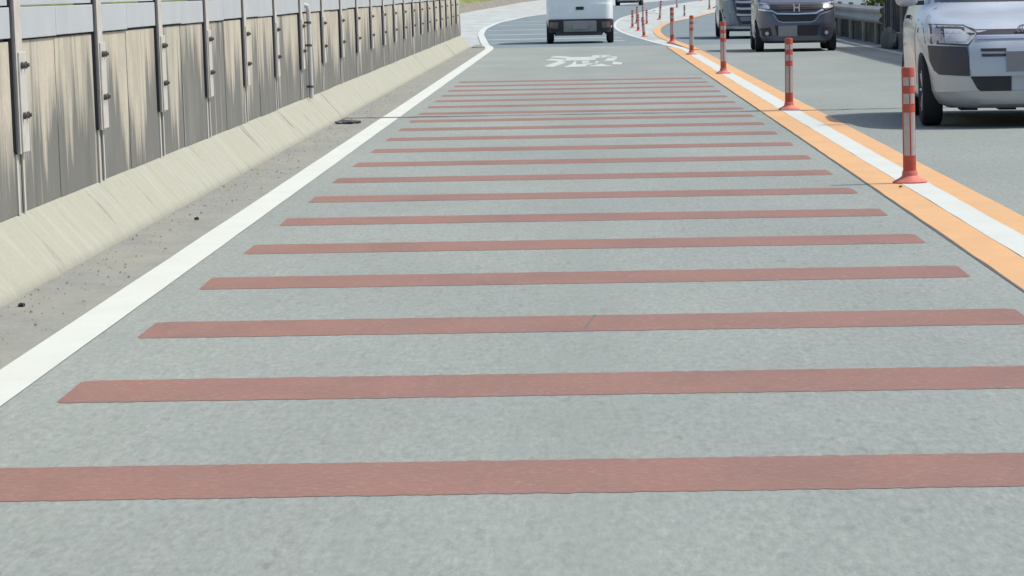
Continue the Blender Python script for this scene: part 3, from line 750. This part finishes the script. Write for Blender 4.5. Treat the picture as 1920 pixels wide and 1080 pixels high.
B.patch("bumper_recess", [(-.36, .50), (.36, .50), (.36, .26), (-.36, .26)], plain("grey_bumper_insert", (.27, .29, .28), .7), car, .082, .02)
B.patch("tailgate_handle", [(-.085, .805), (.085, .805), (.085, .735), (-.085, .735)], M['plastic'], car, .048, .02)
for sg in (1, -1):
    mm = (lambda p: p) if sg > 0 else mirror
    l = B.patch("tail_lamp", mm([(.47, .475), (.66, .475), (.67, .33), (.49, .33)]), M['redlens'] , car, .084, .02)
    B.patch("reversing_lens", mm([(.475, .47), (.55, .47), (.55, .34), (.49, .34)]), glass("grey_lens", (.10, .10, .11), .3), l, .086, .006)
    B.patch("indicator", mm([(.58, .46), (.65, .46), (.65, .36), (.58, .36)]), M['amber'], l, .086, .006)
    B.patch("side_window", [(.3, 1.08), (1.5, 1.08), (1.5, 1.5), (.35, 1.5)], M['glass'], car, .004, side=sg)
    B.patch("side_window", [(1.58, 1.08), (2.5, 1.08), (2.3, 1.5), (1.58, 1.5)], M['glass'], car, .004, side=sg)
    s = MB(); s.box(sg * .60 - .06, sg * .60 + .06, .27, .28, .20, .36); s.build("mudflap", M['plastic'], car)
    wheel(car, sg * .665, .55, .272, .145, .16); wheel(car, sg * .665, 2.6, .272, .145, .16)
    mirror_part(car, sg * .72, 2.5, 1.15, M['plastic'], sg, .18, .22)
B.patch("rear_window", [(-.60, 1.06), (.60, 1.06), (.57, 1.55), (-.57, 1.55)], M['glass'], car, .004)
plate(B, car, 0, .40, .33, .165, .10)
s = MB(); s.box(-.50, .50, .3, L - .3, .22, .34); s.box(-.58, .58, .50, .60, .22, .30); s.lathe([(.03, 0), (.03, .3)], 12, (0, 0, 0), 'Z'); s.v = s.v[:-24] + [(v[0] - .53, .1 + v[2], .20 + v[1]) for v in s.v[-24:]]
s.build("underbody", M['under'], car)

# --- dark car far ahead
L = 3.9
car = empty("hatchback", (3.12, 168 * K, 0), R(-3), label="dark car far ahead beyond the white van, only its lower edge in view", cat="car")
B = Body([(.18, .76, .12, L - .1), (.26, .83, .02, L - .02), (.5, .845, 0, L), (.9, .845, .05, L - .1), (.98, .82, .1, L - .9), (1.02, .80, .15, L - 1.1), (1.4, .68, .45, L - 1.7), (1.48, .6, .7, L - 2.0)], 4.5)
B.mesh("body", M['vandark'], car, [(.75, .76), (.75, -.76), (3.2, .76), (3.2, -.76)], .34)
B.patch("bumper_trim", band([(-.6, .34), (.6, .34)], .06), M['satin'], car, .02, .02)
B.patch("rear_window", [(-.62, 1.06), (.62, 1.06), (.58, 1.36), (-.58, 1.36)], M['glass'], car, .004)
for sg in (1, -1):
    mm = (lambda p: p) if sg > 0 else mirror
    B.patch("tail_lamp", mm([(.60, .80), (.80, .80), (.80, .95), (.66, .95)]), M['redlens'], car, .01)
    wheel(car, sg * .75, .75, .305, .2); wheel(car, sg * .75, 3.2, .305, .2)
s = MB(); s.box(-.6, .6, .3, L - .3, .17, .3); s.build("underbody", M['under'], car)
plate(B, car, 0, .6, .33, .165, .02)

# ------------------------------------------------------------------ right side: fence, guard rail, bank, trees
FX = 5.88
M['fence'] = plain("weathered_dark_board", (.115, .115, .105), .85, 0, .2, .35, 3)
M['fence_l'] = plain("pale_weathered_board", (.26, .255, .24), .85, 0, .2, .25, 3)
M['mossy'] = plain("mossy_dark_wall", (.10, .11, .085), .95, 0, .1, .45, 2.2)
M['conc_dark'] = plain("mossy_concrete", (.20, .205, .185), .95, 0, .1, .3, 2.5)
fence = empty("slatted_fence", (0, 0, 0), label="tall dark slatted fence behind the silver estate car", cat="fence")
yy = 4 * K; i = 0; pan = None; FE = 50.4 * K
while yy < FE:
    y1 = min(yy + 2.0, FE); s = MB(); y = yy + .08
    while y < y1 - .06:
        s.box(FX - .02 - .03 * ((i * 7) % 3 == 0), FX + .01, y, y + .10, .30, 1.88 + random.uniform(-.02, .02)); y += .125; i += 1
    s.box(FX + .011, FX + .05, yy, y1, .55, .63); s.box(FX + .011, FX + .05, yy, y1, 1.6, 1.68)
    s.build("slat_panel", M['fence'] , fence)
    s = MB(); s.box(FX - .06, FX + .06, yy - .04, yy + .06, 0, 1.98); s.build("fence_post", M['fence_l'], fence, bevel=.006)
    yy = y1
s = MB(); s.box(FX - .09, FX + .12, 4 * K, FE, -.05, .29); s.build("fence_base", M['conc_dark'], fence, bevel=.01)
lump("concrete_block", (5.73, 48.6 * K, 0), (.13, 1.2, .26), M['conc_dark'], 11, .05, label="rounded grey concrete block at the foot of the slatted fence", cat="concrete block")
M['rail'] = plain("galvanised_rail", (.26, .26, .24), .5, .3, .5, .15, 2)
rail = empty("guard_rail", (0, 0, 0), label="grey steel guard rail beyond the slatted fence", cat="guard rail")
wp = [(0, .42), (-.03, .44), (-.075, .475), (-.08, .515), (-.03, .555), (-.015, .585), (-.03, .615), (-.08, .655), (-.075, .695), (-.03, .73), (0, .755)]
pts = YK([(5.84, 50.6), (5.88, 60), (6.3, 73), (7.6, 93), (10.6, 118)]); pts = spline(pts, 8)
s = MB(); vs = []; 
for x, y in pts: vs += [(x + dx, y, z) for dx, z in wp] + [(x + dx + .004, y, z) for dx, z in wp]
n = len(wp)
s.add(vs, [(r * 2 * n + i, r * 2 * n + i + 1, (r + 1) * 2 * n + i + 1, (r + 1) * 2 * n + i) for r in range(len(pts) - 1) for i in range(n - 1)] + [(i, i + 1, n + i + 1, n + i) for i in range(n - 1)])
s.build("rail_beam", M['rail'], rail, smooth=True)
for x, y in pts[::2]:
    s = MB(); s.tube([(x + .07, y, -.05), (x + .07, y, .80)], .055, 14); s.build("rail_post", M['fence_l'], rail, smooth=True)
flat("verge", [[(6.15, Y0), (6.15, BR)] + YK([(6.6, 66), (8.4, 90), (12, 120), (20, 160), (34, 200), (60, 245)]) + [(200, 245 * K), (200, Y0)]], -.02, M['grass'], kind="structure", label="grass verge behind the fence")
# bank behind the rail
s = MB(); bx = YK([(6.8, -12), (6.8, 60), (7.5, 72), (10.2, 92), (14, 120), (24, 160)]); n = len(bx)
vs = [(x, y, -.03) for x, y in bx] + [(x + 2.5, y, 1.1) for x, y in bx] + [(x + 9, y, 2.6) for x, y in bx] + [(x + 60, y, 4) for x, y in bx]
s.add(vs, [(r * n + i, r * n + i + 1, (r + 1) * n + i + 1, (r + 1) * n + i) for r in range(3) for i in range(n - 1)])
s.build("grass_slope", M['grass'], smooth=True, kind="structure", label="grass slope rising behind the guard rail")

lw = empty("retaining_wall", (0, 0, 0), label="low dark mossy concrete wall behind the guard rail", cat="wall")
wq = YK([(6.02, 50.7), (6.06, 60), (6.5, 73), (7.8, 93)]); wq = spline(wq, 5)
for a, b in zip(wq, wq[1:]):
    s = MB(); s.add([(a[0], a[1] + .01, -.05), (b[0], b[1] - .01, -.05), (b[0] + .25, b[1] - .01, -.05), (a[0] + .25, a[1] + .01, -.05), (a[0] + .04, a[1] + .01, .72), (b[0] + .04, b[1] - .01, .72), (b[0] + .25, b[1] - .01, .72), (a[0] + .25, a[1] + .01, .72)],
                    [(0, 1, 2, 3), (4, 5, 6, 7), (0, 1, 5, 4), (1, 2, 6, 5), (2, 3, 7, 6), (3, 0, 4, 7)]); s.build("wall_segment", M['mossy'], lw, bevel=.008)

def leafmat(name, a, b):
    m = NT(name); n = m.noise((1.3, 1.3, 1.3), 3, .6); n2 = m.noise((9, 9, 9), 2)
    c = m.mix(m.ramp(n, [(.35, 0.0), (.65, 1.0)]), a, b); c = m.mix(1, c, m.ramp(n2, [(.3, .75), (.7, 1.0)]), 'MULTIPLY'); m.col(c)
    return m.done(.7, 0, .25, Transmission_Weight=0.0)
M['leaf1'] = leafmat("mid_green_leaves", (.055, .10, .025), (.12, .17, .05))
M['leaf2'] = leafmat("yellow_green_leaves", (.09, .13, .03), (.17, .20, .07))
M['bark'] = plain("bark", (.10, .085, .065), .95, 0, .1, .3, 6)
def leaves(rnd, clumps, per, size):
    s = MB()
    for (cx, cy, cz, cr) in clumps:
        for _ in range(per):
            d = Vector((rnd.gauss(0, 1), rnd.gauss(0, 1), rnd.gauss(0, 1))).normalized() * cr * rnd.uniform(.45, 1.08)
            p = Vector((cx, cy, cz)) + Vector((d.x, d.y, d.z * .75)); a = Vector((rnd.gauss(0, 1), rnd.gauss(0, 1), rnd.gauss(0, .5))).normalized()
            b = a.cross(Vector((rnd.gauss(0, 1), rnd.gauss(0, 1), rnd.gauss(0, 1)))).normalized(); k = size * rnd.uniform(.6, 1.3)
            s.add([p - a * k * .5, p + b * k * .28, p + a * k * .5, p - b * k * .28], [(0, 1, 2, 3)])
    return s
def tree(x, y, z, h, seed, mat, label):
    rnd = random.Random(seed); o = empty("broadleaf_tree", (x, y, z), label=label, cat="tree", group="trees on the slope behind the guard rail")
    s = MB(); top = (rnd.uniform(-.3, .3), rnd.uniform(-.3, .3), h * .75)
    s.tube([(0, 0, -.3), (.03, .02, h * .25), (top[0] * .5, top[1] * .5, h * .5), top], [h * .032, h * .025, h * .018, h * .006], 9)
    cl = []
    for i in range(9):
        a = rnd.uniform(0, 6.28); z0 = h * rnd.uniform(.25, .6); r = h * rnd.uniform(.16, .30); e = (r * math.cos(a), r * math.sin(a), z0 + h * rnd.uniform(.1, .28))
        s.tube([(0, 0, z0), (e[0] * .5, e[1] * .5, (z0 + e[2]) / 2 + .1), e], [h * .014, h * .009, h * .004], 6)
        cl.append((e[0], e[1], e[2], h * rnd.uniform(.10, .17)))
        cl.append((e[0] * 1.2, e[1] * 1.2, e[2] - h * .1, h * rnd.uniform(.07, .12)))
    cl.append((top[0], top[1], h * .86, h * .15))
    s.build("trunk", M['bark'], o, smooth=True)
    leaves(rnd, cl, 190, h * .045).build("crown", mat, o)
tl = [(10.2, 57, .9, 5.0, 1, 'leaf1', "small dark green tree just behind the start of the guard rail"),
      (11.6, 64, 1.2, 6.0, 2, 'leaf2', "yellow green tree behind the guard rail, above the kei car's roof"),
      (12.0, 72, 1.2, 5.5, 3, 'leaf1', "dark green tree behind the middle of the guard rail"),
      (14.5, 82, 1.5, 6.5, 4, 'leaf2', "yellow green tree farther up the slope behind the people carrier"),
      (13.5, 50, 1.8, 6.5, 5, 'leaf1', "tall dark green tree behind the slatted fence end"),
      (14.5, 40, 1.8, 6.0, 6, 'leaf2', "yellow green tree behind the slatted fence and silver car"),
      (17.5, 98, 1.6, 7.0, 7, 'leaf1', "farthest dark green tree along the guard rail")]
for x, y, z, h, sd_, mt, lab in tl: tree(x, y * K, z, h, sd_, M[mt], lab)
bl = [(7.35, 56.5, .55, 'leaf1', "low dark green bush under the near end of the guard rail"), (7.4, 58.4, .62, 'leaf2', "yellow green bush behind the guard rail beside the first bush"),
      (7.45, 60.5, .55, 'leaf1', "dark green bush behind the guard rail, third along"), (7.6, 63, .65, 'leaf2', "yellow green bush next to the kei car's mirror"),
      (7.75, 66, .6, 'leaf1', "dark green bush farther along the guard rail"), (8.2, 70, .65, 'leaf2', "yellow green bush farthest along the guard rail")]
for i, (x, y, r, mt, lab) in enumerate(bl):
    rnd = random.Random(50 + i); o = empty("bush", (x, y * K, 0), label=lab, cat="bush", group="bushes behind the guard rail")
    cl = [(rnd.uniform(-.3, .3), rnd.uniform(-1.0, 1.0), r * rnd.uniform(.5, 1.3), r * rnd.uniform(.5, .8)) for _ in range(8)]
    leaves(rnd, cl, 160, .11).build("foliage", M[mt], o)
    s = MB()
    for c in cl: s.tube([(0, c[1] * .3, -.05), (c[0] * .6, c[1] * .7, c[2] * .5), c[:3]], [.02, .014, .006], 5)
    s.build("stem", M['bark'], o)
rnd = random.Random(99)
cl = [(rnd.uniform(-60, 190), rnd.uniform(430, 470), rnd.uniform(1, 8), rnd.uniform(3, 6)) for _ in range(170)]
o = leaves(rnd, cl, 60, 2.0).build("woods", M['leaf1']); tag(o, "far-off woods closing the horizon", kind="stuff")
